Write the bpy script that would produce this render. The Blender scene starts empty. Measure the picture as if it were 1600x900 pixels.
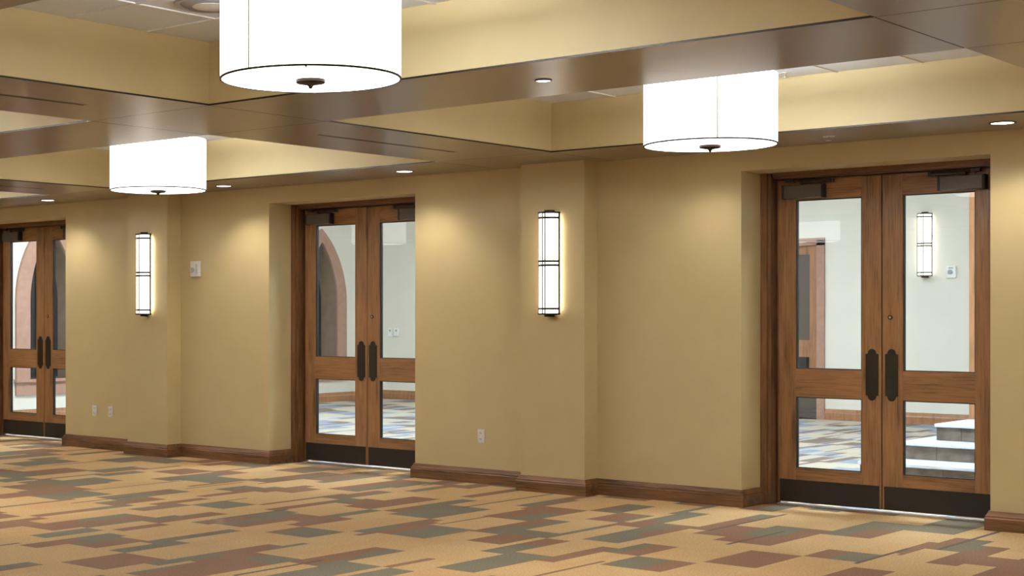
import bpy, math, random
from mathutils import Vector, Matrix

# ------------------------------------------------------------------ camera, world, exposure
scene = bpy.context.scene
COL = scene.collection
F, PX, PY, YAW = 2416.15, 500.0, 491.8, 0.7423          # pixels in a 1600x900 frame
CAM = (0.0, -10.577, 1.430)
cam_d = bpy.data.cameras.new('camera')
cam_d.sensor_fit = 'HORIZONTAL'; cam_d.sensor_width = 36.0
cam_d.lens = F / 1600 * 36.0
cam_d.shift_x = (800 - PX) / 1600; cam_d.shift_y = (PY - 450) / 1600
cam_d.clip_start = 0.05; cam_d.clip_end = 200
cam = bpy.data.objects.new('camera', cam_d); COL.objects.link(cam)
cam.location = CAM; cam.rotation_euler = (math.pi / 2, 0, YAW)
scene.camera = cam

w = bpy.data.worlds.new('night'); scene.world = w; w.use_nodes = True
w.node_tree.nodes['Background'].inputs[0].default_value = (0.01, 0.012, 0.016, 1)
w.node_tree.nodes['Background'].inputs[1].default_value = 1.0
vs = scene.view_settings
vs.view_transform = 'Standard'; vs.look = 'None'; vs.gamma = 1.0; vs.use_curve_mapping = False
vs.exposure = 0.34

SHADE_E, DISC_E, SCONCE_E, SPOT_W, LOBBY_E = 2.1, 2.9, 2.4, 15.0, 43.0
BEAM_W = 84.0

# ------------------------------------------------------------------ measures (metres)
ZC, ZT = 2.651, 3.015            # soffit of the beams, tiled ceiling in the coffers
S = 4.907                        # bay spacing
X1, W, ZO = -5.458, 1.797, 2.497 # left edge of the nearest door opening, its width, its height
RJ, RL = 0.308, 0.397            # face of the door casing, face of the door leaves
LZ, LB = 2.440, 0.022            # top and bottom of the leaves
PIL_X, PIL_W, PIL_D = -7.311, 0.607, 0.1855
XL, XR, YF = -17.25, 3.35, -11.30
CX = [(-16.55, -12.68), (-11.60, -7.656), (-6.575, -2.612), (-1.52, 2.42)]      # coffers along the wall
CY = [(-0.838, -3.355), (-4.365, -6.882), (-7.892, -10.409)] # coffers away from it
LX, LY = -17.05, 9.6             # lobby side wall and back wall
LZC = 3.75

# ------------------------------------------------------------------ helpers
class MB:
    def __init__(s): s.v = []; s.f = []; s.m = []
    def box(s, x0, x1, y0, y1, z0, z1, mi=0):
        b = len(s.v)
        for z in (z0, z1):
            for x, y in ((x0, y0), (x1, y0), (x1, y1), (x0, y1)): s.v.append((x, y, z))
        for q in ((0, 3, 2, 1), (4, 5, 6, 7), (0, 1, 5, 4), (1, 2, 6, 5), (2, 3, 7, 6), (3, 0, 4, 7)):
            s.f.append(tuple(b + i for i in q)); s.m.append(mi)
        return s
    def prism(s, poly, y0, y1, mi=0):
        """poly in (x, z), seen from -y counter-clockwise; extruded from y0 (front) to y1"""
        b = len(s.v); n = len(poly)
        for y in (y0, y1):
            for x, z in poly: s.v.append((x, y, z))
        s.f.append(tuple(range(b, b + n))); s.f.append(tuple(range(b + 2 * n - 1, b + n - 1, -1)))
        s.m += [mi, mi]
        for i in range(n):
            j = (i + 1) % n
            s.f.append((b + i, b + n + i, b + n + j, b + j)); s.m.append(mi)
        return s
    def lathe(s, prof, n=24, c=(0, 0, 0), mi=0, a0=0.0, a1=2 * math.pi, cap=True):
        """profile of (r, z) pairs turned about z"""
        b = len(s.v); full = abs(a1 - a0 - 2 * math.pi) < 1e-6
        k = n if full else n + 1
        for r, z in prof:
            for i in range(k):
                a = a0 + (a1 - a0) * i / n
                s.v.append((c[0] + r * math.cos(a), c[1] + r * math.sin(a), c[2] + z))
        for p in range(len(prof) - 1):
            for i in range(n):
                j = (i + 1) % k
                s.f.append((b + p * k + i, b + p * k + j, b + (p + 1) * k + j, b + (p + 1) * k + i)); s.m.append(mi)
        if cap:
            s.f.append(tuple(b + i for i in range(k - 1, -1, -1))); s.m.append(mi)
            s.f.append(tuple(b + (len(prof) - 1) * k + i for i in range(k))); s.m.append(mi)
        return s
    def tube(s, p, q, r, n=8, mi=0):
        p = Vector(p); q = Vector(q); d = (q - p).normalized()
        u = d.orthogonal().normalized(); v = d.cross(u); b = len(s.v)
        for c in (p, q):
            for i in range(n):
                a = 2 * math.pi * i / n
                s.v.append(tuple(c + r * (math.cos(a) * u + math.sin(a) * v)))
        for i in range(n):
            j = (i + 1) % n
            s.f.append((b + i, b + j, b + n + j, b + n + i)); s.m.append(mi)
        s.f.append(tuple(range(b + n - 1, b - 1, -1))); s.f.append(tuple(range(b + n, b + 2 * n))); s.m += [mi, mi]
        return s
    def sweep(s, path, prof, mi=0):
        """extrude profile of (out, z) along a polyline of (x, y); 'out' is to the right of travel"""
        b = len(s.v); n = len(prof); m = len(path)
        for i, P in enumerate(path):
            P = Vector(P)
            d0 = (P - Vector(path[i - 1])).normalized() if i else None
            d1 = (Vector(path[i + 1]) - P).normalized() if i < m - 1 else None
            d0 = d0 or d1; d1 = d1 or d0
            n0 = Vector((d0.y, -d0.x)); n1 = Vector((d1.y, -d1.x))
            k = (n0 + n1); k = k / (1 + n0.dot(n1))
            for o, z in prof: s.v.append((P.x + k.x * o, P.y + k.y * o, z))
        for i in range(m - 1):
            for j in range(n - 1):
                s.f.append((b + i * n + j, b + i * n + j + 1, b + (i + 1) * n + j + 1, b + (i + 1) * n + j)); s.m.append(mi)
        s.f.append(tuple(b + j for j in range(n))); s.f.append(tuple(b + (m - 1) * n + j for j in range(n - 1, -1, -1))); s.m += [mi, mi]
        return s
    def mesh(s, name, mats, smooth=False):
        me = bpy.data.meshes.new(name); me.from_pydata(s.v, [], s.f)
        for mt in (mats if isinstance(mats, (list, tuple)) else [mats]): me.materials.append(mt)
        me.polygons.foreach_set('material_index', s.m)
        if smooth: me.polygons.foreach_set('use_smooth', [True] * len(s.f))
        me.update(); return me
    def build(s, name, mats, parent=None, loc=None, smooth=False, bevel=0.0):
        return link(name, s.mesh(name, mats, smooth), parent, loc, bevel)

def link(name, me, parent=None, loc=None, bevel=0.0):
    o = bpy.data.objects.new(name, me); COL.objects.link(o)
    if parent is not None: o.parent = parent
    if loc is not None: o.location = loc
    if bevel:
        b = o.modifiers.new('bevel', 'BEVEL'); b.width = bevel; b.segments = 2; b.limit_method = 'ANGLE'
    return o
def auto_smooth(o, deg=35):
    me = o.data
    me.polygons.foreach_set('use_smooth', [True] * len(me.polygons))
    try: me.set_sharp_from_angle(angle=math.radians(deg))
    except Exception: pass
    return o
def tag(o, label, cat=None, group=None, kind=None):
    o['label'] = label
    if cat: o['category'] = cat
    if group: o['group'] = group
    if kind: o['kind'] = kind
    return o
def empty(name, loc):
    o = bpy.data.objects.new(name, None); COL.objects.link(o); o.location = loc; o.empty_display_size = 0.1
    return o
def copy_tree(o, parent=None):
    c = o.copy(); COL.objects.link(c); c.parent = parent
    for ch in list(o.children): copy_tree(ch, c)
    return c

# ------------------------------------------------------------------ materials
def new_mat(name):
    m = bpy.data.materials.new(name); m.use_nodes = True
    nt = m.node_tree; return m, nt, nt.nodes['Principled BSDF']
def nd(nt, t, **kw):
    n = nt.nodes.new(t)
    for k, v in kw.items(): setattr(n, k, v)
    return n
def noise(nt, scale, vec=None, detail=4, rough=0.55):
    n = nd(nt, 'ShaderNodeTexNoise'); n.inputs['Scale'].default_value = scale
    n.inputs['Detail'].default_value = detail; n.inputs['Roughness'].default_value = rough
    if vec is not None: nt.links.new(vec, n.inputs['Vector'])
    return n
def ramp(nt, fac, stops):
    r = nd(nt, 'ShaderNodeValToRGB'); e = r.color_ramp.elements
    while len(e) < len(stops): e.new(0.5)
    for i, (p, c) in enumerate(stops): e[i].position = p; e[i].color = (*c, 1)
    nt.links.new(fac, r.inputs[0]); return r
def bump(nt, h, strength, dist, b):
    n = nd(nt, 'ShaderNodeBump'); n.inputs['Strength'].default_value = strength; n.inputs['Distance'].default_value = dist
    nt.links.new(h, n.inputs['Height']); nt.links.new(n.outputs[0], b.inputs['Normal'])
def objco(nt, scale=(1, 1, 1)):
    t = nd(nt, 'ShaderNodeTexCoord'); m = nd(nt, 'ShaderNodeMapping'); m.inputs['Scale'].default_value = scale
    nt.links.new(t.outputs['Object'], m.inputs[0]); return m.outputs[0]
def mul(c, k): return tuple(min(1, x * k) for x in c)

def paint(name, c, rough=0.55, var=0.05, spec=0.3):
    m, nt, b = new_mat(name)
    co = objco(nt); n = noise(nt, 3.0, co, 5)
    r = ramp(nt, n.outputs[0], [(0.3, mul(c, 1 - var)), (0.7, mul(c, 1 + var))])
    nt.links.new(r.outputs[0], b.inputs['Base Color'])
    n2 = noise(nt, 260.0, co, 2); bump(nt, n2.outputs[0], 0.12, 0.001, b)
    b.inputs['Roughness'].default_value = rough; b.inputs['Specular IOR Level'].default_value = spec
    return m
def wood(name, axis, base, rough=0.38, contrast=0.35):
    m, nt, b = new_mat(name)
    k = 'xyz'.index(axis)
    sc = [1.0, 1.0, 1.0]; sc[k] = 0.035
    co = objco(nt, tuple(sc))
    n1 = noise(nt, 110.0, co, 6, 0.65)                   # fine pores along the grain
    sc2 = [1.0, 1.0, 1.0]; sc2[k] = 0.12
    co2 = objco(nt, tuple(sc2)); n2 = noise(nt, 14.0, co2, 5, 0.6)
    mx = nd(nt, 'ShaderNodeMath', operation='MULTIPLY_ADD'); mx.inputs[1].default_value = 0.55
    nt.links.new(n1.outputs[0], mx.inputs[0])
    m2 = nd(nt, 'ShaderNodeMath', operation='MULTIPLY'); m2.inputs[1].default_value = 0.45
    nt.links.new(n2.outputs[0], m2.inputs[0]); nt.links.new(m2.outputs[0], mx.inputs[2])
    r = ramp(nt, mx.outputs[0], [(0.36, mul(base, 1 - contrast * 1.7)), (0.47, mul(base, 1 - contrast * 0.3)), (0.60, mul(base, 1 + contrast * 0.6))])
    nt.links.new(r.outputs[0], b.inputs['Base Color'])
    bump(nt, n1.outputs[0], 0.15, 0.0008, b)
    b.inputs['Roughness'].default_value = rough; b.inputs['Specular IOR Level'].default_value = 0.4
    return m
def plain(name, c, rough=0.5, metal=0.0, spec=0.5, scale=40.0, var=0.08):
    m, nt, b = new_mat(name)
    n = noise(nt, scale, objco(nt), 3)
    r = ramp(nt, n.outputs[0], [(0.3, mul(c, 1 - var)), (0.7, mul(c, 1 + var))])
    nt.links.new(r.outputs[0], b.inputs['Base Color'])
    b.inputs['Roughness'].default_value = rough; b.inputs['Metallic'].default_value = metal
    b.inputs['Specular IOR Level'].default_value = spec
    return m
def emit(name, c, e, base=(0.8, 0.8, 0.8)):
    m, nt, b = new_mat(name)
    n = noise(nt, 30.0, objco(nt), 2)
    r = ramp(nt, n.outputs[0], [(0.0, mul(c, 0.985)), (1.0, c)])
    nt.links.new(r.outputs[0], b.inputs['Emission Color'])
    b.inputs['Base Color'].default_value = (*base, 1); b.inputs['Emission Strength'].default_value = e
    b.inputs['Roughness'].default_value = 0.6
    return m
def carpet(name, c, c2):
    m, nt, b = new_mat(name)
    co = objco(nt); n = noise(nt, 85.0, co, 3, 0.8)
    r = ramp(nt, n.outputs[0], [(0.30, mul(c, 0.60)), (0.48, c), (0.72, mul(c2, 1.12))])
    n3 = noise(nt, 2.2, co, 3); mixn = nd(nt, 'ShaderNodeMix', data_type='RGBA', blend_type='MULTIPLY')
    r3 = ramp(nt, n3.outputs[0], [(0.3, (0.92, 0.92, 0.92)), (0.7, (1, 1, 1))])
    mixn.inputs['Factor'].default_value = 1.0
    nt.links.new(r.outputs[0], mixn.inputs[6]); nt.links.new(r3.outputs[0], mixn.inputs[7])
    nt.links.new(mixn.outputs[2], b.inputs['Base Color'])
    bump(nt, n.outputs[0], 0.5, 0.004, b)
    b.inputs['Roughness'].default_value = 0.9; b.inputs['Specular IOR Level'].default_value = 0.15
    return m
def glass(name, tint):
    m, nt, b = new_mat(name); nt.nodes.remove(b)
    out = nt.nodes['Material Output']
    t = nd(nt, 'ShaderNodeBsdfTransparent'); t.inputs[0].default_value = (*tint, 1)
    g = nd(nt, 'ShaderNodeBsdfGlossy'); g.inputs['Roughness'].default_value = 0.0
    fr = nd(nt, 'ShaderNodeFresnel'); fr.inputs[0].default_value = 1.5
    ge = nd(nt, 'ShaderNodeNewGeometry')                  # same reflectance on both faces of the thin pane
    io = nd(nt, 'ShaderNodeMath', operation='MULTIPLY_ADD'); io.inputs[1].default_value = 1 / 1.5 - 1.5; io.inputs[2].default_value = 1.5
    nt.links.new(ge.outputs['Backfacing'], io.inputs[0]); nt.links.new(io.outputs[0], fr.inputs[0])
    mx = nd(nt, 'ShaderNodeMixShader')
    nt.links.new(fr.outputs[0], mx.inputs[0]); nt.links.new(t.outputs[0], mx.inputs[1]); nt.links.new(g.outputs[0], mx.inputs[2])
    nt.links.new(mx.outputs[0], out.inputs[0])
    return m

WALLC = (0.60, 0.47, 0.245)
M = {}
M['wall'] = paint('tan_wall_paint', WALLC, 0.5, 0.03)
M['coffer'] = paint('tan_coffer_paint', mul(WALLC, 1.05), 0.5, 0.03)
M['cream'] = paint('cream_lobby_paint', (0.74, 0.71, 0.62), 0.6, 0.02)
M['ceilwhite'] = paint('white_ceiling_paint', (0.78, 0.77, 0.74), 0.8, 0.02)
WOODC = (0.275, 0.128, 0.046)
M['wood_z'] = wood('oak_upright_grain', 'z', WOODC)
M['wood_x'] = wood('oak_level_grain', 'x', WOODC)
M['wood_y'] = wood('oak_depth_grain', 'y', WOODC)
DWC = (0.165, 0.070, 0.024)
M['dark_z'] = wood('dark_oak_upright_grain', 'z', DWC, 0.4, 0.55)
M['dark_x'] = wood('dark_oak_level_grain', 'x', DWC, 0.4, 0.55)
M['lobwood'] = wood('lobby_oak', 'z', (0.36, 0.17, 0.08), 0.4, 0.25)
M['bronze'] = plain('dark_bronze_metal', (0.035, 0.026, 0.018), 0.42, 0.6)
M['kick'] = plain('dark_bronze_plate', (0.022, 0.015, 0.010), 0.5, 0.3)
M['closer'] = plain('grey_bronze_cover', (0.10, 0.08, 0.065), 0.45, 0.3)
M['black'] = plain('black_rubber', (0.012, 0.012, 0.013), 0.6)
M['steel'] = plain('brushed_aluminium', (0.75, 0.76, 0.80), 0.3, 0.9)
M['brass'] = plain('brass_cylinder', (0.45, 0.36, 0.22), 0.3, 0.9)
M['plastic'] = plain('white_plastic', (0.82, 0.82, 0.80), 0.4)
M['greyplastic'] = plain('grey_plastic', (0.35, 0.35, 0.36), 0.4)
M['stone'] = plain('pink_stone', (0.40, 0.235, 0.175), 0.7, 0, 0.3, 12.0, 0.10)
M['reveal'] = plain('brown_plaster', (0.26, 0.19, 0.14), 0.8, 0, 0.2, 6.0, 0.12)
M['darkglass'] = plain('dark_night_glass', (0.012, 0.016, 0.024), 0.12)
M['tilestone'] = plain('grey_brown_slate_tile', (0.135, 0.105, 0.082), 0.6, 0, 0.3, 7.0, 0.45)
M['grout'] = plain('tan_grout', (0.22, 0.17, 0.12), 0.9)
M['tread'] = plain('pale_stone_tread', (0.62, 0.66, 0.72), 0.4)
M['glass'] = glass('clear_pane_glass', (0.95, 0.97, 0.96))
M['shade'] = emit('lit_white_fabric', (1.0, 0.985, 0.95), SHADE_E)
M['disc'] = emit('lit_opal_diffuser', (1.0, 0.99, 0.96), DISC_E)
M['top'] = emit('added_upward_glow', (0.86, 0.94, 1.0), 60.0)  # added cool upward glow that whitens the coffer tiles
M['sconce'] = emit('lit_opal_acrylic', (1.0, 0.96, 0.88), SCONCE_E)
M['slot'] = emit('added_halo_glow', (1.0, 0.93, 0.78), 8.5)  # added glow for the halo around the sconces
M['spot'] = emit('lit_downlight_lens', (1.0, 0.98, 0.95), 6.0)
M['lobbyfill'] = emit('added_lobby_glow', (0.79, 0.88, 1.0), LOBBY_E)  # added fill for the lobby, source unseen
M['lobbyspill'] = emit('added_spill_glow', (0.76, 0.87, 1.0), LOBBY_E * 2.3)  # added stronger glow for the spill through the doors
M['seam'] = plain('fabric_seam_thread', (0.30, 0.25, 0.18), 0.8)
M['tile'] = plain('white_acoustic_tile', (0.82, 0.85, 0.90), 0.9, 0, 0.1, 160.0, 0.08)
M['tbar'] = plain('white_grid_bar', (0.82, 0.82, 0.80), 0.5)

def soffit_mat():
    m, nt, b = new_mat('brown_satin_soffit_laminate')
    co = objco(nt, (0.12, 1.0, 1.0)); n = noise(nt, 9.0, co, 3, 0.5)
    c = (0.275, 0.210, 0.145)
    r = ramp(nt, n.outputs[0], [(0.3, mul(c, 0.96)), (0.7, mul(c, 1.04))])
    nt.links.new(r.outputs[0], b.inputs['Base Color'])
    r2 = ramp(nt, n.outputs[0], [(0.3, (0.29,) * 3), (0.7, (0.32,) * 3)])
    nt.links.new(r2.outputs[0], b.inputs['Roughness'])
    b.inputs['Specular IOR Level'].default_value = 0.5
    return m
M['soffit'] = soffit_mat()
CARPET = [carpet('tan_carpet_pile', (0.57, 0.368, 0.172), (0.67, 0.452, 0.225)),
          carpet('amber_carpet_pile', (0.56, 0.345, 0.155), (0.66, 0.425, 0.205)),
          carpet('brown_carpet_pile', (0.245, 0.128, 0.072), (0.30, 0.165, 0.100)),
          carpet('grey_carpet_pile', (0.185, 0.155, 0.102), (0.235, 0.200, 0.135)),
          carpet('dark_carpet_pile', (0.13, 0.095, 0.065), (0.17, 0.130, 0.09))]
LCARPET = [carpet('cream_glare_lobby_carpet', (0.50, 0.44, 0.34), (0.60, 0.54, 0.43)), carpet('pale_glare_lobby_carpet', (0.46, 0.45, 0.42), (0.56, 0.55, 0.52)),  # cool lobby glare is painted into these paler, bluer carpet colours
           carpet('brown_lobby_carpet', (0.20, 0.15, 0.12), (0.26, 0.20, 0.17)), carpet('blue_glare_lobby_carpet', (0.27, 0.31, 0.38), (0.33, 0.37, 0.45)),
           carpet('dark_lobby_carpet', (0.11, 0.10, 0.10), (0.15, 0.14, 0.14))]
# ------------------------------------------------------------------ floor: woven carpet of bars lying square to the door wall
def carpet_mesh(name, x0, x1, y0, y1, seed):
    rnd = random.Random(seed)
    cx, cy = 0.03, 0.06
    nx, ny = int(round((x1 - x0) / cx)), int(round((y1 - y0) / cy))
    g = [bytearray(ny) for _ in range(nx)]
    def fill(a, b, c, d, v):
        for i in range(max(0, a), min(nx, b)):
            row = g[i]
            for j in range(max(0, c), min(ny, d)): row[j] = v
    for _ in range(int(nx * ny * 0.0035)):                # tan patches of the warmer yarn
        a, c = rnd.randrange(nx), rnd.randrange(ny)
        fill(a, a + rnd.randint(4, 14), c, c + rnd.randint(8, 26), rnd.choice((0, 1)))
    i = 0
    while i < nx:                                         # lanes of bars, each with its own rhythm
        wd = rnd.choice((2, 4, 5, 6, 8, 9, 11, 13)); j = -rnd.randint(0, 30)
        while j < ny:
            ln = rnd.randint(6, 17)
            v = rnd.choice((2, 3)); e = j + ln
            while j < e:
                k = min(e, j + rnd.randint(6, 13))
                if e - k < 4: k = e
                fill(i, i + wd, j, k, v)
                if wd >= 6 and rnd.random() < 0.55:       # the other colour takes one side of the piece
                    h = rnd.randint(2, wd - 2); o = 5 - v
                    if rnd.random() < 0.5: fill(i, i + h, j, k, o)
                    else: fill(i + h, i + wd, j, k, o)
                v = 5 - v; j = k
            j += rnd.randint(8, 20)
        i += wd
    for _ in range(int(nx * ny * 0.0010)):                # thin woven lines
        a, c = rnd.randrange(nx), rnd.randrange(ny); fill(a, a + 1, c, c + rnd.randint(8, 24), rnd.choice((2, 3, 4)))
    mb = MB()
    for i in range(nx):
        row = g[i]; j = 0
        while j < ny:
            k = j
            while k < ny and row[k] == row[j]: k += 1
            xa, xb, ya, yb = x0 + i * (x1 - x0) / nx, x0 + (i + 1) * (x1 - x0) / nx, y0 + j * (y1 - y0) / ny, y0 + k * (y1 - y0) / ny
            b = len(mb.v); mb.v += [(xa, ya, 0), (xb, ya, 0), (xb, yb, 0), (xa, yb, 0)]
            mb.f.append((b, b + 1, b + 2, b + 3)); mb.m.append(row[j]); j = k
    return mb
fl = carpet_mesh('floor', XL, XR, YF, 0.45, 7).build('floor', CARPET)
tag(fl, 'tan carpet woven with brown and grey-green bars across the hall', 'floor', kind='structure')
fl2 = carpet_mesh('floor', LX, -1.0, 0.45, LY, 11).build('floor', LCARPET)
tag(fl2, 'lobby carpet with cool glare in its colour, beyond the glazed doors', 'floor', kind='structure')

# ------------------------------------------------------------------ walls
def door_x(k): return X1 - k * S
openings = [(door_x(k), door_x(k) + W) for k in (2, 1, 0, -1)]
wb = MB()
edges = [XL] + [e for o in openings for e in o] + [XR + 0.2]
for i in range(0, len(edges), 2): wb.box(edges[i], edges[i + 1], 0, 0.45, 0, ZC + 0.5)
for a, b in openings: wb.box(a, b, 0, 0.45, ZO, ZC + 0.5)
wall = tag(wb.build('wall_back', M['wall']), 'tan painted wall holding the oak double doors', 'wall', kind='structure')
for k in (2, 1, 0, -1):
    x = PIL_X - k * S
    MB().box(x, x + PIL_W, -PIL_D, 0.0, 0, ZC).build('pilaster', M['wall'], wall)
tag(MB().box(XL - 0.2, XL, YF, 0.45, 0, ZC + 0.5).build('wall_left', M['wall']), 'tan painted wall at the far left end of the hall', 'wall', kind='structure')
tag(MB().box(XR, XR + 0.2, YF, 0.0, 0, ZC + 0.5).build('wall_right', M['wall']), 'tan painted wall at the right end of the hall', 'wall', kind='structure')
tag(MB().box(XL - 0.2, XR + 0.2, YF - 0.2, YF, 0, ZC + 0.5).build('wall_front', M['wall']), 'tan painted wall of the hall facing the doors', 'wall', kind='structure')
# lobby shell
lf = MB()
le = [LX - 0.4] + [e for o in openings[:3] for e in o] + [-0.8]
for i in range(0, len(le), 2): lf.box(le[i], le[i + 1], 0.45, 0.60, 0, LZC)
for a, b in openings[:3]: lf.box(a, b, 0.45, 0.60, ZO, LZC)
tag(lf.build('wall_lobby_front', M['cream']), 'cream lobby side of the wall with the glazed doors', 'wall', kind='structure')
tag(MB().box(-1.0, -0.8, 0.6, LY, 0, LZC).build('wall_lobby_right', M['cream']), 'cream wall at the right end of the lobby', 'wall', kind='structure')
tag(MB().box(LX - 0.4, -0.8, 0.45, LY + 0.2, LZC, LZC + 0.1).build('ceiling', M['ceilwhite']), 'white flat ceiling of the lobby', 'ceiling', kind='structure')
lback = MB().box(LX - 0.4, -10.45, LY, LY + 0.2, 0, LZC).box(-9.17, -0.8, LY, LY + 0.2, 0, LZC).box(-10.45, -9.17, LY, LY + 0.2, 2.42, LZC).box(-10.45, -9.17, LY + 0.16, LY + 0.2, 0, 2.42)
tag(lback.build('wall_lobby_back', M['cream']), 'cream lobby wall seen through the right and middle doors', 'wall', kind='structure')

# pointed (gothic) windows in the lobby's side wall
def arch(hw, zs, za, z0, n=10):
    """outline in (y, z): half width hw, spring zs, apex za, foot z0; starts at the foot on the -y side"""
    c = ((za - zs) ** 2 - hw ** 2) / (2 * hw)             # arcs struck from points beyond the axis
    R = hw + c; a = math.asin((za - zs) / R)
    right = [(-c + R * math.cos(a * i / n), zs + R * math.sin(a * i / n)) for i in range(n + 1)]
    left = [(-y, z) for y, z in right[::-1][1:]]
    return [(-hw, z0)] + [(hw, z0)] + right + left[:-1] + [(-hw, zs)]
WIN_Y = (2.55, 5.30, 8.02)
O_HW, I_HW, W_ZS, W_ZO, W_ZI, W_Z0 = 0.60, 0.375, 1.62, 2.83, 2.62, 0.56
inner0 = arch(I_HW, W_ZS, W_ZI, W_Z0); outer0 = arch(O_HW, W_ZS, W_ZO, W_Z0)
def bm_holed_wall():
    mb = MB()
    ys = [0.6] + [e for y in WIN_Y for e in (y - I_HW, y + I_HW)] + [LY]
    def slab(y0, y1, z0, z1): mb.box(LX - 0.36, LX, y0, y1, z0, z1)
    for i in range(0, len(ys), 2): slab(ys[i], ys[i + 1], 0, LZC)
    for yc in WIN_Y:
        slab(yc - I_HW, yc + I_HW, 0, W_Z0)
        # spandrels above the arch as strips with a curved foot
        pts = sorted([(y, z) for y, z in inner0[2:]], key=lambda p: p[0])
        top = []
        for y, z in pts:
            if top and abs(top[-1][0] - y) < 1e-6: top[-1] = (y, max(z, top[-1][1])); continue
            top.append((y, z))
        for (ya, za), (yb, zb) in zip(top, top[1:]):
            b = len(mb.v)
            for x in (LX - 0.36, LX):
                mb.v += [(x, yc + ya, za), (x, yc + yb, zb), (x, yc + yb, LZC), (x, yc + ya, LZC)]
            for q in ((3, 2, 1, 0), (4, 5, 6, 7), (0, 1, 5, 4)): mb.f.append(tuple(b + i for i in q)); mb.m.append(0)
    return mb
tag(bm_holed_wall().build('wall_lobby_left', M['cream']), 'cream lobby wall pierced by pointed arch windows', 'wall', kind='structure')
tag(MB().box(LX - 0.45, LX - 0.40, 0.6, LY, 0, LZC).build('wall_lobby_left', M['reveal']), 'dark outer skin behind the pointed arch windows', 'wall', kind='structure')
for n, yc in enumerate(WIN_Y):
    wr = empty('window_%d' % (n + 1), (LX, yc, 0))
    tag(wr, ['pointed arch window seen through the leftmost door', 'pointed arch window between the other two lobby arches', 'pointed arch window seen through the middle door'][n], 'window', 'gothic windows of the lobby', 'structure')
    def ring(pa, pb, x0, x1):
        mb = MB(); k = len(pa); b = 0
        for x in (x0, x1):
            for p in pa: mb.v.append((x, p[0], p[1]))
            for p in pb: mb.v.append((x, p[0], p[1]))
        for i in range(1, k):                              # open at the foot
            j = (i + 1) % k
            mb.f.append((2 * k + i, 2 * k + j, 3 * k + j, 3 * k + i)); mb.f.append((i, k + i, k + j, j))
            mb.f.append((i, j, 2 * k + j, 2 * k + i)); mb.f.append((k + i, 3 * k + i, 3 * k + j, k + j)); mb.m += [0] * 4
        return mb
    ring(outer0, inner0, 0.0, 0.045).build('stone_surround', M['stone'], wr)
    thick = [(y * 1.012, z + 0.004) for y, z in inner0]
    ring(thick, [(y * 0.985, z - 0.006) for y, z in inner0], -0.355, 0.02).build('reveal_lining', M['reveal'], wr)
    g = MB(); k = len(inner0)
    for x in (-0.345, -0.325):
        for y, z in inner0: g.v.append((x, y, z))
    g.f.append(tuple(range(k, 2 * k))); g.f.append(tuple(range(k - 1, -1, -1))); g.m += [0, 0]
    for i in range(k): g.f.append((i, (i + 1) % k, k + (i + 1) % k, k + i)); g.m.append(0)
    g.build('glass_pane', M['darkglass'], wr)
    MB().box(-0.325, -0.295, -0.012, 0.012, W_Z0, W_ZI - 0.02).build('mullion', M['bronze'], wr)
    MB().box(-0.30, 0.075, -O_HW - 0.02, O_HW + 0.02, W_Z0 - 0.04, W_Z0).build('window_sill', M['stone'], wr)
    MB().box(0.0, 0.035, -O_HW, O_HW, 0.345, W_Z0 - 0.04).build('apron_panel', M['stone'], wr)

# oak door in the lobby's back wall (partly seen through the right-hand doors)
pd = empty('door_4', (-9.17, LY, 0))
tag(pd, 'oak door with dark glass and black push bar on the lobby back wall', 'door', kind='structure')
MB().box(-0.11, 0.0, -0.03, 0.12, 0, 2.45).box(-1.28, -1.17, -0.03, 0.12, 0, 2.45).box(-1.28, 0.0, -0.03, 0.12, 2.38, 2.48).build('door_frame', M['stone'], pd)
lf_ = MB().box(-0.23, -0.11, 0.02, 0.07, 0.01, 2.38).box(-1.17, -1.05, 0.02, 0.07, 0.01, 2.38).box(-1.05, -0.23, 0.02, 0.07, 0.66, 1.08).box(-1.05, -0.23, 0.02, 0.07, 2.26, 2.38).box(-1.05, -0.23, 0.02, 0.07, 0.40, 0.66)
dl = lf_.build('door_leaf', M['lobwood'], pd)
MB().box(-1.05, -0.23, 0.04, 0.05, 1.08, 2.26).build('glass_pane', M['closer'], dl)
MB().box(-1.04, -0.24, -0.06, 0.02, 0.70, 0.85).build('push_bar', M['black'], dl)
MB().box(-1.15, -0.13, 0.01, 0.03, 0.02, 0.40).build('kick_plate', M['closer'], dl)

# ------------------------------------------------------------------ baseboards
PROF = [(0.0, 0.0), (0.030, 0.0), (0.030, 0.080), (0.026, 0.086), (0.026, 0.096), (0.019, 0.104), (0.012, 0.120), (0.010, 0.128), (0.0, 0.128)]
def run(name, path, label, prof=PROF):
    o = MB().sweep(path, prof).build(name, M['dark_x'])
    tag(o, label, 'baseboard', kind='structure'); return o
def pil_path(k):
    x = PIL_X - k * S
    return [(x, 0), (x, -PIL_D), (x + PIL_W, -PIL_D), (x + PIL_W, 0)]
for k, lab in ((1, 'oak baseboard between the leftmost and middle doors'), (0, 'oak baseboard between the middle and right-hand doors'), (-1, 'oak baseboard to the right of the right-hand doors')):
    a = door_x(k + 1) + W
    b = door_x(k)
    path = [(a, RJ), (a, 0)] + pil_path(k) + [(b, 0), (b, RJ)]
    run('baseboard_back', path, lab)
LPROF = [(0, 0), (0.03, 0), (0.03, 0.09), (0.02, 0.11), (0.012, 0.15), (0, 0.15)]
def lrun(path, label):
    o = MB().sweep(path, LPROF).build('baseboard_lobby', M['lobwood']); tag(o, label, 'baseboard', kind='structure')
lrun([(LX, 0.6), (LX, LY), (-10.45, LY)], 'oak baseboard along the lobby window wall and corner')
lrun([(-9.17, LY), (-1.0, LY)], 'oak baseboard right of the oak lobby door')

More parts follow.
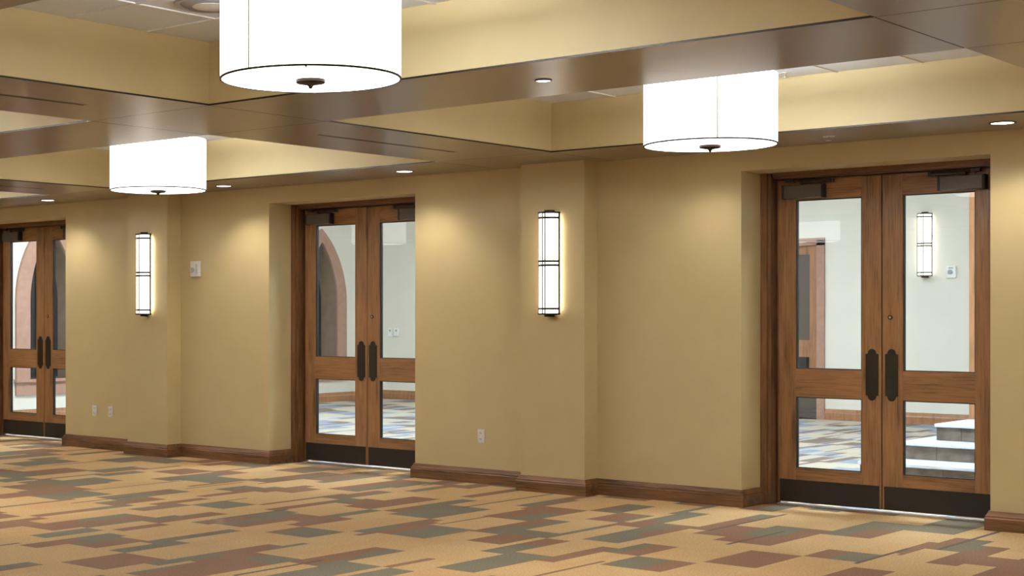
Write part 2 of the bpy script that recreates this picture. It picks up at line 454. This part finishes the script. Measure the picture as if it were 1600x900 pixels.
# ------------------------------------------------------------------ glazed oak double doors
def push_plate_poly():
    w_, s_, h = 0.0475, 0.030, 0.188
    pts = [(-w_, -h + 0.038), (-s_, -h + 0.034)]
    pts += [(s_ * -math.cos(math.pi * i / 8), -h + 0.030 - 0.030 * math.sin(math.pi * i / 8)) for i in range(9)]
    pts += [(s_, -h + 0.034), (w_, -h + 0.038)]
    return pts + [(-x, -z) for x, z in pts]
PLATE = push_plate_poly()
LEAF = (W - 2 * 0.1015) / 2
def make_door(k, label):
    root = empty('door_%d' % (k + 1), (door_x(k), 0, 0))
    tag(root, label, 'double door', 'glazed oak double doors', 'structure')
    # casing in three steps
    for side in (0, 1):
        f = (lambda x: x) if side == 0 else (lambda x: W - x)
        mb = MB()
        for a, b, y in ((0.0, 0.012, RJ - 0.004), (0.012, 0.050, RJ), (0.050, 0.072, RJ + 0.022), (0.072, 0.0985, 0.436)):
            x0, x1 = sorted((f(a), f(b))); mb.box(x0, x1, y, 0.449, 0, ZO)
        mb.build('door_jamb', M['dark_z'], root)
    mb = MB()
    for a, b, y in ((0.0, 0.010, RJ - 0.004), (0.010, 0.034, RJ), (0.034, 0.046, RJ + 0.022), (0.046, 0.055, 0.436)):
        mb.box(0.0986, W - 0.0986, y, 0.449, ZO - b, ZO - a)
    mb.build('door_head', M['dark_x'], root)
    MB().box(0.0986, W - 0.0986, 0.375, 0.448, 0.0005, 0.009).build('threshold', M['steel'], root)
    for side in (0, 1):
        hinge = 0.1015 if side == 0 else W - 0.1015
        sg = 1 if side == 0 else -1
        lf = empty('door_leaf', (hinge, 0, 0)); lf.parent = root
        def bx(mb, a, b, y0, y1, z0, z1):
            x0, x1 = sorted((sg * a, sg * b)); return mb.box(x0, x1, y0, y1, z0, z1)
        gap = 0.0035; L = LEAF - gap
        y0, y1 = RL, RL + 0.045
        p0, p1 = 0.139, LEAF - 0.152                         # glass opening
        bx(MB(), 0.0, p0, y0, y1, LB, LZ).build('stile', M['wood_z'], lf, bevel=0.003)
        bx(MB(), p1, L, y0, y1, LB, LZ).build('stile', M['wood_z'], lf, bevel=0.003)
        for z0, z1 in ((LB, 0.280), (0.815, 1.025), (2.290, LZ)):
            bx(MB(), p0, p1, y0 + 0.0005, y1 - 0.0005, z0, z1).build('rail', M['wood_x'], lf)
        for z0, z1 in ((0.280, 0.815), (1.025, 2.290)):
            g = MB(); b_ = 0.007
            bx(g, p0, p0 + b_, y0 + 0.010, y1 - 0.006, z0, z1); bx(g, p1 - b_, p1, y0 + 0.010, y1 - 0.006, z0, z1)
            bx(g, p0 + b_, p1 - b_, y0 + 0.010, y1 - 0.006, z0, z0 + b_); bx(g, p0 + b_, p1 - b_, y0 + 0.010, y1 - 0.006, z1 - b_, z1)
            g.build('gasket', M['black'], lf)
            bx(MB(), p0 + b_, p1 - b_, y0 + 0.019, y0 + 0.025, z0 + b_, z1 - b_).build('glass_pane', M['glass'], lf)
        if side == 0: bx(MB(), L - 0.002, LEAF + 0.012, y1 + 0.0005, y1 + 0.006, LB, LZ).build('leak_blocker', M['black'], lf)  # added black strip, stops lobby light leaking between the leaves
        bx(MB(), 0.012, L - 0.014, y0 - 0.003, y0, 0.026, 0.192).build('kick_plate', M['kick'], lf)
        c = sg * (LEAF - 0.072)
        MB().prism([(c + x, 0.995 + z) for x, z in PLATE], y0 - 0.006, y0).build('push_plate', M['bronze'], lf, bevel=0.0015)
        if side == 1:
            mb = MB(); n = 16
            mb.prism([(sg * (LEAF - 0.062) + 0.017 * math.cos(2 * math.pi * i / n), 1.411 + 0.017 * math.sin(2 * math.pi * i / n)) for i in range(n)], y0 - 0.007, y0)
            cy = mb.build('lock_ring', M['bronze'], lf)
            mb = MB(); mb.prism([(sg * (LEAF - 0.062) + 0.008 * math.cos(2 * math.pi * i / n), 1.411 + 0.008 * math.sin(2 * math.pi * i / n)) for i in range(n)], y0 - 0.009, y0 - 0.007)
            mb.build('lock_cylinder', M['brass'], lf)
        # surface closer with folding arm
        cl = empty('door_closer', (hinge, 0, 0)); cl.parent = root
        bx(MB(), 0.068, 0.362, y0 - 0.058, y0, 2.300, 2.398).build('closer_body', M['closer'], cl, bevel=0.004)
        bx(MB(), 0.362, 0.380, y0 - 0.058, y0, 2.298, 2.400).build('end_cap', M['black'], cl, bevel=0.003)
        bx(MB(), 0.052, 0.068, y0 - 0.058, y0, 2.298, 2.400).build('end_cap', M['black'], cl, bevel=0.003)
        a = MB()
        a.tube((sg * 0.20, y0 - 0.030, 2.398), (sg * 0.20, y0 - 0.030, 2.424), 0.012, 10)
        bx(a, 0.19, 0.44, y0 - 0.042, y0 - 0.020, 2.409, 2.420)
        a.tube((sg * 0.44, y0 - 0.031, 2.404), (sg * 0.44, y0 - 0.031, 2.436), 0.013, 10)
        a.tube((sg * 0.44, y0 - 0.031, 2.430), (sg * 0.12, y0 - 0.050, 2.430), 0.007, 8)
        bx(a, 0.085, 0.150, y0 - 0.064, y0 - 0.036, 2.420, 2.441)
        a.build('closer_arm', M['bronze'], cl)
    return root
make_door(0, 'oak double doors with stone steps visible through the glass, at the right')
make_door(1, 'oak double doors with a pointed window visible through the left pane, in the middle')
make_door(2, 'oak double doors cut off by the left edge of the picture')

# ------------------------------------------------------------------ coffered ceiling of the hall
ceil = tag(MB().box(XL - 0.2, XR + 0.2, YF - 0.2, 0.45, ZT + 0.03, ZT + 0.12).build('ceiling', M['ceilwhite']), 'coffered ceiling of the hall with brown beams and white tiles', 'ceiling', kind='structure')
xs = [XL]; ys = [0.0]
for a, b in CX: xs += [a, b]
xs += [XR]
for a, b in CY: ys += [a, b]
ys += [YF]
PT = 0.010                                                  # thickness of a soffit panel, with dark sides
gp = 0.003
def panel(x0, x1, y0, y1):
    mb = MB().box(x0 + gp, x1 - gp, min(y0, y1) + gp, max(y0, y1) - gp, ZC, ZC + PT)
    mb.m = [0, 0, 1, 1, 1, 1]
    return mb.build('soffit_panel', [M['soffit'], M['bronze']], ceil)
for i in range(0, len(xs), 2):                              # beams running away from the door wall
    MB().box(xs[i], xs[i + 1], YF, 0.0, ZC + PT, ZT + 0.03).build('ceiling_beam', M['coffer'], ceil)
    for j in range(len(ys) - 1): panel(xs[i], xs[i + 1], ys[j], ys[j + 1])
for j in range(0, len(ys), 2):                              # beams running along it
    for a, b in CX:
        MB().box(a, b, ys[j + 1], ys[j], ZC + PT, ZT + 0.03).build('ceiling_beam', M['coffer'], ceil)
        panel(a, b, ys[j], ys[j + 1])
# tiles and grid bars
T = 0.558
full = MB().box(-T / 2 + 0.006, T / 2 - 0.006, -T / 2 + 0.006, T / 2 - 0.006, 0, 0.012).mesh('ceiling_tile', M['tile'])
def seams(lo, hi, ref):
    k0 = math.ceil((lo - ref) / T - 1e-6); s_ = []
    while ref + k0 * T < hi - 0.03:
        if ref + k0 * T > lo + 0.03: s_.append(ref + k0 * T)
        k0 += 1
    return [lo] + s_ + [hi]
def tiles(ci, cj, single):
    (xa, xb), (yb, ya) = CX[ci], CY[cj]
    sx = seams(xa, xb, -4.348 - S * (2 - ci)); sy = seams(ya, yb, -5.403 + 3.527 * (1 - cj))
    joined = MB(); bars = MB()
    for a, b in zip(sx, sx[1:]):
        for c, d in zip(sy, sy[1:]):
            if single:
                if abs(b - a - T) < 1e-4 and abs(d - c - T) < 1e-4:
                    link('ceiling_tile', full, ceil, ((a + b) / 2, (c + d) / 2, ZT + 0.004))
                else:
                    MB().box(a + 0.006, b - 0.006, c + 0.006, d - 0.006, ZT + 0.004, ZT + 0.016).build('ceiling_tile', M['tile'], ceil)
            else: joined.box(a + 0.006, b - 0.006, c + 0.006, d - 0.006, ZT + 0.004, ZT + 0.016)
    for x in sx[1:-1]: bars.box(x - 0.011, x + 0.011, ya, yb, ZT - 0.003, ZT + 0.010)
    for y in sy[1:-1]:
        for a, b in zip(sx, sx[1:]): bars.box(a + 0.011, b - 0.011, y - 0.011, y + 0.011, ZT - 0.003, ZT + 0.010)
    bars.build('ceiling_grid', M['tbar'], ceil)
    if not single: joined.build('ceiling_tile_field', M['tile'], ceil)['kind'] = 'stuff'
for ci in range(4):
    for cj in range(3): tiles(ci, cj, (ci, cj) in ((2, 0), (2, 1), (1, 0)))

# ------------------------------------------------------------------ drum lamps
LAMP_X = [-14.50, -9.570, -4.572, 0.40]; LAMP_Y = [-2.112, -5.653, -9.18]
R, ZB, ZTOP = 0.3933, 2.4512, 2.868
def make_lamp():
    root = empty('drum_lamp', (0, 0, ZB))
    h = ZTOP - ZB
    sh = MB().lathe([(R, 0.0), (R, h), (R - 0.004, h), (R - 0.004, 0.0)], 64, cap=False)
    auto_smooth(sh.build('lamp_shade', M['shade'], root))
    MB().box(R - 0.001, R + 0.0016, -0.0030, 0.0030, 0.006, h).build('shade_seam', M['seam'], root)
    auto_smooth(MB().lathe([(R - 0.006, -0.002), (R + 0.0015, -0.002), (R + 0.0015, 0.006), (R - 0.006, 0.006), (R - 0.006, -0.002)], 64, cap=False).build('rim_ring', M['bronze'], root))
    auto_smooth(MB().lathe([(R - 0.006, 0.001), (R - 0.006, 0.008)], 64).build('diffuser', M['disc'], root))
    auto_smooth(MB().lathe([(R - 0.006, h - 0.02), (R - 0.006, h - 0.012)], 64).build('added_top_glow', M['top'], root))  # unseen glowing disc added to light the coffer ceiling
    for i in range(4):
        o = MB().box(R - 0.030, R - 0.005, -0.004, 0.004, -0.004, 0.001).build('clip', M['steel'], root); o.rotation_euler.z = math.radians(38 + 90 * i)
    cap = MB().lathe([(0.010, -0.030), (0.016, -0.024), (0.060, -0.016), (0.064, -0.012), (0.064, 0.0)], 32).build('finial_cap', M['bronze'], root)
    auto_smooth(cap)
    auto_smooth(MB().lathe([(0.002, -0.040), (0.007, -0.037), (0.009, -0.031), (0.004, -0.028)], 12).build('finial_tip', M['bronze'], root))
    MB().tube((0, 0, h - 0.012), (0, 0, ZT - ZB - 0.02), 0.010).build('stem', M['bronze'], root)
    auto_smooth(MB().lathe([(0.055, ZT - ZB - 0.025), (0.065, ZT - ZB - 0.018), (0.065, ZT - ZB - 0.003)], 32).build('ceiling_canopy', M['bronze'], root))
    return root
proto = make_lamp(); first = True
LL = {(2, 1): 'largest white drum ceiling lamp, cut by the top edge', (2, 0): 'white drum ceiling lamp hanging above the right-hand doors', (1, 0): 'small far white drum ceiling lamp left of the middle doors',
      (1, 2): 'white drum ceiling lamp seen only mirrored in the right-hand doors', (0, 1): 'white drum ceiling lamp seen only mirrored in the middle doors'}
for i, x in enumerate(LAMP_X):
    for j, y in enumerate(LAMP_Y):
        o = proto if first else copy_tree(proto); first = False
        o.location = (x, y, ZB); o.rotation_euler.z = math.radians({(2, 1): -88, (2, 0): -55.6}.get((i, j), 120))
        tag(o, LL.get((i, j), 'white drum ceiling lamp hanging outside the picture'), 'ceiling lamp', 'drum lamps in the ceiling coffers')

# ------------------------------------------------------------------ downlights, slots, sprinklers, air diffuser
def make_downlight():
    root = empty('recessed_downlight', (0, 0, 0))
    auto_smooth(MB().lathe([(0.062, 0.001), (0.062, -0.006), (0.074, -0.006), (0.076, 0.0)], 32, cap=False).build('trim_ring', M['closer'], root))
    auto_smooth(MB().lathe([(0.062, -0.004), (0.062, -0.001)], 32).build('lens', M['spot'], root))
    return root
dproto = make_downlight(); first = True
DLAB = {('w', 0, 1): 'downlight in the soffit at the far right above the wall', ('w', 1, 1): 'downlight in the soffit above the right half of the middle doors',
        ('w', 1, 0): 'downlight in the soffit just right of the small far lamp', ('w', 2, 1): 'leftmost downlight in the soffit above the leftmost doors',
        ('w', 0, 0): 'downlight in the soffit hidden behind the lamp above the right-hand doors', ('b', 2, 0): 'downlight in the brown beam between the two right lamps'}
def downlight(key, x, y, watts):
    global first
    o = dproto if first else copy_tree(dproto); first = False
    o.location = (x, y, ZC)
    if key[0] == 'b': o.scale = (0.60, 0.60, 1.0)
    else: o.scale = (1.1, 1.1, 1.0)
    tag(o, DLAB.get(key, 'recessed downlight in a ceiling beam outside the picture'), 'downlight', 'recessed downlights')
    ld = bpy.data.lights.new('downlight_beam', 'SPOT'); ld.energy = watts; ld.color = (1.0, 0.93, 0.80)
    ld.spot_size = math.radians(118); ld.spot_blend = 0.75; ld.shadow_soft_size = 0.05
    lo = bpy.data.objects.new('downlight_beam', ld); COL.objects.link(lo); lo.parent = o; lo.location = (0, 0, -0.015)
for k in range(4):
    for s_ in (0, 1):
        x = -5.655 + 2.21 * s_ - k * S if k < 3 else -5.655 + 2.21 * s_ + S
        downlight(('w', k if k < 3 else -1, s_), x, -0.41, SPOT_W)
for i in range(4):
    for j in range(2):
        downlight(('b', i, j), LAMP_X[i] - 0.012, (CY[j][1] + CY[j + 1][0]) / 2, BEAM_W)
SL = {(1, 0): 'dark slot air vent in the beam between the right and far lamps', (1, 1): 'dark slot air vent in the beam at the upper left edge', (0, 0): 'dark slot air vent in the far left beam above the leftmost doors'}
for i in range(3):
    xc = (CX[i][1] + CX[i + 1][0]) / 2 + 0.02
    for j in range(2):
        if (i, j) == (0, 1) or i == 2: continue
        yc = (CY[j][0] + CY[j][1]) / 2 
        r = empty('slot_vent', (xc, yc, ZC))
        MB().box(-0.017, 0.017, -0.755, 0.755, -0.0012, 0.0).build('slot', M['black'], r)
        MB().box(-0.024, -0.017, -0.76, 0.76, -0.002, 0.0).box(0.017, 0.024, -0.76, 0.76, -0.002, 0.0).build('vent_frame', M['soffit'], r)
        tag(r, SL[(i, j)], 'air vent', 'slot vents in the beams')
def sprinkler(x, y, z, label):
    r = empty('sprinkler_head', (x, y, z))
    auto_smooth(MB().lathe([(0.040, -0.004), (0.040, 0.0)], 24).build('escutcheon', M['steel'], r))
    auto_smooth(MB().lathe([(0.010, -0.028), (0.006, -0.024), (0.006, -0.004)], 12).build('nozzle', M['brass'], r))
    auto_smooth(MB().lathe([(0.020, -0.031), (0.020, -0.028)], 16).build('deflector', M['steel'], r))
    tag(r, label, 'sprinkler')
sprinkler(-4.618, -1.017, ZT + 0.004, 'small sprinkler on the white tiles right of the right-hand lamp')
sprinkler(-4.586, -0.426, ZC, 'small sprinkler on the soffit above the right-hand doors')
dv = empty('round_air_diffuser', (-5.748, -5.127, ZT + 0.004))
auto_smooth(MB().lathe([(0.165, -0.006), (0.195, -0.010), (0.200, 0.0)], 40, cap=False).build('outer_ring', M['greyplastic'], dv))
auto_smooth(MB().lathe([(0.10, -0.016), (0.165, -0.004)], 40, cap=False).build('cone', M['greyplastic'], dv))
auto_smooth(MB().lathe([(0.02, -0.024), (0.10, -0.018), (0.102, -0.014)], 40).build('centre_disc', M['plastic'], dv))
tag(dv, 'round grey air diffuser in the tiles beside the largest lamp', 'air vent')

# ------------------------------------------------------------------ wall sconces
def half(r, dpt, z0, z1, n=20, a=0.0):
    """half-elliptic column bulging towards -y, back at y=0"""
    mb = MB(); pts = [(r * math.cos(math.pi + math.pi * i / n), dpt * math.sin(math.pi + math.pi * i / n)) for i in range(n + 1)]
    k = len(pts)
    for z in (z0, z1):
        for x, y in pts: mb.v.append((x, y, z))
    for i in range(k - 1): mb.f.append((i, i + 1, k + i + 1, k + i)); mb.m.append(0)
    mb.f.append((k - 1, 0, k, 2 * k - 1)); mb.m.append(0)
    mb.f.append(tuple(range(k - 1, -1, -1))); mb.f.append(tuple(range(k, 2 * k))); mb.m += [0, 0]
    return mb
def make_sconce():
    root = empty('wall_sconce', (0, 0, 0)); H = 0.82; r, dp = 0.088, 0.098
    G = 0.034                                              # the lit body stands off the wall
    MB().box(-0.050, 0.050, -G, 0.0, 0.004, H - 0.004).build('back_plate', M['bronze'], root)
    auto_smooth(half(r, dp - 0.016, 0.012, H - 0.012).build('diffuser', M['sconce'], root, (0, -G, 0)))
    for sx in (-1, 1):
        MB().box(*sorted((sx * 0.0505, sx * 0.078)), -G, -G + 0.008, 0.04, H - 0.04).build('added_halo_strip', M['slot'], root)  # hidden glowing strip added to throw a halo on the wall
        MB().tube((sx * 0.0945, -G - 0.008, 0.006), (sx * 0.0945, -G - 0.008, H - 0.006), 0.0075, 8).build('side_rod', M['bronze'], root)
    for z in (0.040, 0.386, 0.419, H - 0.055):
        auto_smooth(half(r + 0.005, dp - 0.010, z, z + 0.016).build('band', M['bronze'], root, (0, -G, 0)))
    for x in (-0.011, 0.011):
        MB().tube((x, -G - dp + 0.014, 0.012), (x, -G - dp + 0.014, H - 0.012), 0.0045, 6).build('rod', M['bronze'], root)
    for z0, z1, tip in ((0.0, 0.013, -1), (H - 0.013, H, 1)):
        auto_smooth(half(r + 0.008, dp + 0.008, z0, z1).build('end_cap', M['bronze'], root, (0, -0.026, 0)))
        zt = z0 if tip < 0 else z1
        mb = half(0.045, 0.05, min(zt, zt + tip * 0.016), max(zt, zt + tip * 0.016)); mb.build('cap_finial', M['bronze'], root, (0, -0.030, 0))
    return root
sc = make_sconce(); sc.location = (PIL_X + PIL_W / 2, -PIL_D, 1.430)
tag(sc, 'tall lit wall sconce on the pilaster between middle and right-hand doors', 'wall lamp', 'bronze banded sconces')
for loc, lab in (((PIL_X + PIL_W / 2 - S, -PIL_D, 1.430), 'tall lit wall sconce on the far left pilaster'), ((-7.80, LY, 1.93), 'lit wall sconce on the lobby wall seen through the right-hand doors'),
                 ((PIL_X + PIL_W / 2 + S, -PIL_D, 1.430), 'tall lit wall sconce on the pilaster outside the picture')):
    c = copy_tree(sc); c.location = loc; tag(c, lab, 'wall lamp', 'bronze banded sconces')

# ------------------------------------------------------------------ outlets, switches, sensors
def make_outlet(name='power_outlet'):
    root = empty(name, (0, 0, 0))
    MB().box(-0.036, 0.036, -0.006, 0, -0.058, 0.058).build('cover_plate', M['plastic'], root, bevel=0.003)
    for z in (-0.026, 0.026):
        sk = MB().box(-0.017, 0.017, -0.009, -0.006, z - 0.015, z + 0.015).build('socket', M['plastic'], root, bevel=0.002)
        MB().box(-0.009, -0.006, -0.0096, -0.009, z - 0.006, z + 0.008).box(0.005, 0.008, -0.0096, -0.009, z - 0.006, z + 0.006).build('slots', M['black'], sk)
    MB().tube((0, -0.0075, 0), (0, -0.006, 0), 0.003).build('screw', M['steel'], root)
    return root
ol = make_outlet(); ol.location = (-7.848, 0, 0.402); tag(ol, 'white power outlet low on the wall right of the middle doors', 'outlet', 'white power outlets')
for x, lab in ((-12.975, 'left one of the two white outlets beside the leftmost doors'), (-12.710, 'right one of the two white outlets beside the leftmost doors')):
    c = copy_tree(ol); c.location = (x, 0, 0.402); tag(c, lab, 'outlet', 'white power outlets')
ws = empty('wall_sensor', (-11.375, 0, 1.888))
MB().box(-0.062, 0.062, -0.035, 0, -0.078, 0.078).build('housing', M['plastic'], ws, bevel=0.006)
mb = MB(); mb.prism([(-0.022 + 0.026 * math.cos(2 * math.pi * i / 20), -0.012 + 0.026 * math.sin(2 * math.pi * i / 20)) for i in range(20)], -0.060, -0.035)
mb.build('lens_dome', M['steel'], ws, bevel=0.008)
MB().box(0.022, 0.026, -0.0365, -0.035, -0.05, 0.05).box(0.034, 0.038, -0.0365, -0.035, -0.05, 0.05).build('grille', M['greyplastic'], ws)
tag(ws, 'white wall sensor with round lens between far left sconce and middle doors', 'sensor')
ts = empty('thermostat', (-7.467, LY, 1.98))
MB().box(-0.062, 0.062, -0.03, 0, -0.078, 0.078).build('housing', M['plastic'], ts, bevel=0.006)
mb = MB(); mb.prism([(-0.008 + 0.03 * math.cos(2 * math.pi * i / 20), 0.0 + 0.03 * math.sin(2 * math.pi * i / 20)) for i in range(20)], -0.045, -0.03)
mb.build('dial', M['greyplastic'], ts)
MB().box(-0.03, 0.03, -0.032, -0.03, 0.044, 0.062).build('display', M['greyplastic'], ts)
tag(ts, 'white thermostat box with round dial beside the lobby sconce', 'thermostat')
for x, lab in ((-16.87, 'left one of the two white controls on the lobby wall'), (-16.735, 'right one of the two white controls on the lobby wall')):
    c = empty('wall_switch', (x, LY, 1.135))
    MB().box(-0.048, 0.048, -0.03, 0, -0.07, 0.07).build('cover_plate', M['plastic'], c, bevel=0.004)
    MB().box(-0.018, 0.018, -0.034, -0.03, 0.01, 0.045).build('rocker', M['greyplastic'], c)
    tag(c, lab, 'switch', 'white lobby controls')

# ------------------------------------------------------------------ lobby steps
st = empty('stone_steps', (-5.68, 2.61, 0))
SX = 2.9
def step(x0, y0, y1, z0, z1, jx):
    sp = empty('step', (0, 0, 0)); sp.parent = st
    MB().box(x0 + 0.012, SX, y0 + 0.022, y1, z0, z1 - 0.03).build('core', M['grout'], sp)
    xsq = [x0] + [x for x in jx if x > x0 + 0.05] + [SX]
    for a, b in zip(xsq, xsq[1:]):
        MB().box(a + 0.002, b - 0.002, y0 + 0.010, y0 + 0.0215, z0 + 0.003, z1 - 0.033).build('riser_tile', M['tilestone'], sp)
    MB().box(x0 - 0.002, x0 + 0.0115, y0 + 0.024, y1, z0 + 0.003, z1 - 0.033).build('riser_tile', M['tilestone'], sp)
    MB().box(x0 - 0.012, SX, y0 - 0.012, y1, z1 - 0.03, z1).build('tread', M['tread'], sp, bevel=0.006)
step(0.0, 0.0, 3.6, 0.0, 0.15, [0.36 + 0.36 * k for k in range(8)])
step(0.17, 0.44, 3.6, 0.15, 0.30, [0.50 + 0.36 * k for k in range(8)])
step(0.36, 0.81, 3.6, 0.30, 0.45, [0.58 + 0.36 * k for k in range(8)])
tag(st, 'grey-brown tiled steps with pale treads behind the right-hand doors', 'steps')
ww = MB().box(-5.24, -3.0, 4.26, 4.43, 0.45, LZC).build('wall_lobby_stage', M['cream'])
tag(ww, 'cream stub wall rising from the lobby steps', 'wall', kind='structure')
tr = MB().box(-5.32, -5.24, 4.23, 4.46, 0.45, LZC).build('trim_1', M['lobwood'])
tag(tr, 'oak end casing of the stub wall above the lobby steps', 'trim', kind='structure')

# ------------------------------------------------------------------ unseen light panels added to brighten the lobby
n = 0
for x in (-14.37, -9.46, -4.56):
    for y in (1.75, 6.4):
        r = empty('added_light_panel', (x, y, LZC))
        MB().box(-0.62, 0.62, -0.32, 0.32, -0.03, 0.0).build('frame', M['plastic'], r)
        MB().box(-0.59, 0.59, -0.29, 0.29, -0.034, -0.03).build('diffuser', M['lobbyfill'] if y > 3 else M['lobbyspill'], r)  # front row added near the doors to spill onto the hall carpet
        tag(r, 'added light panel on the lobby ceiling, unseen, brightens the lobby', 'added light', 'added lobby light panels')
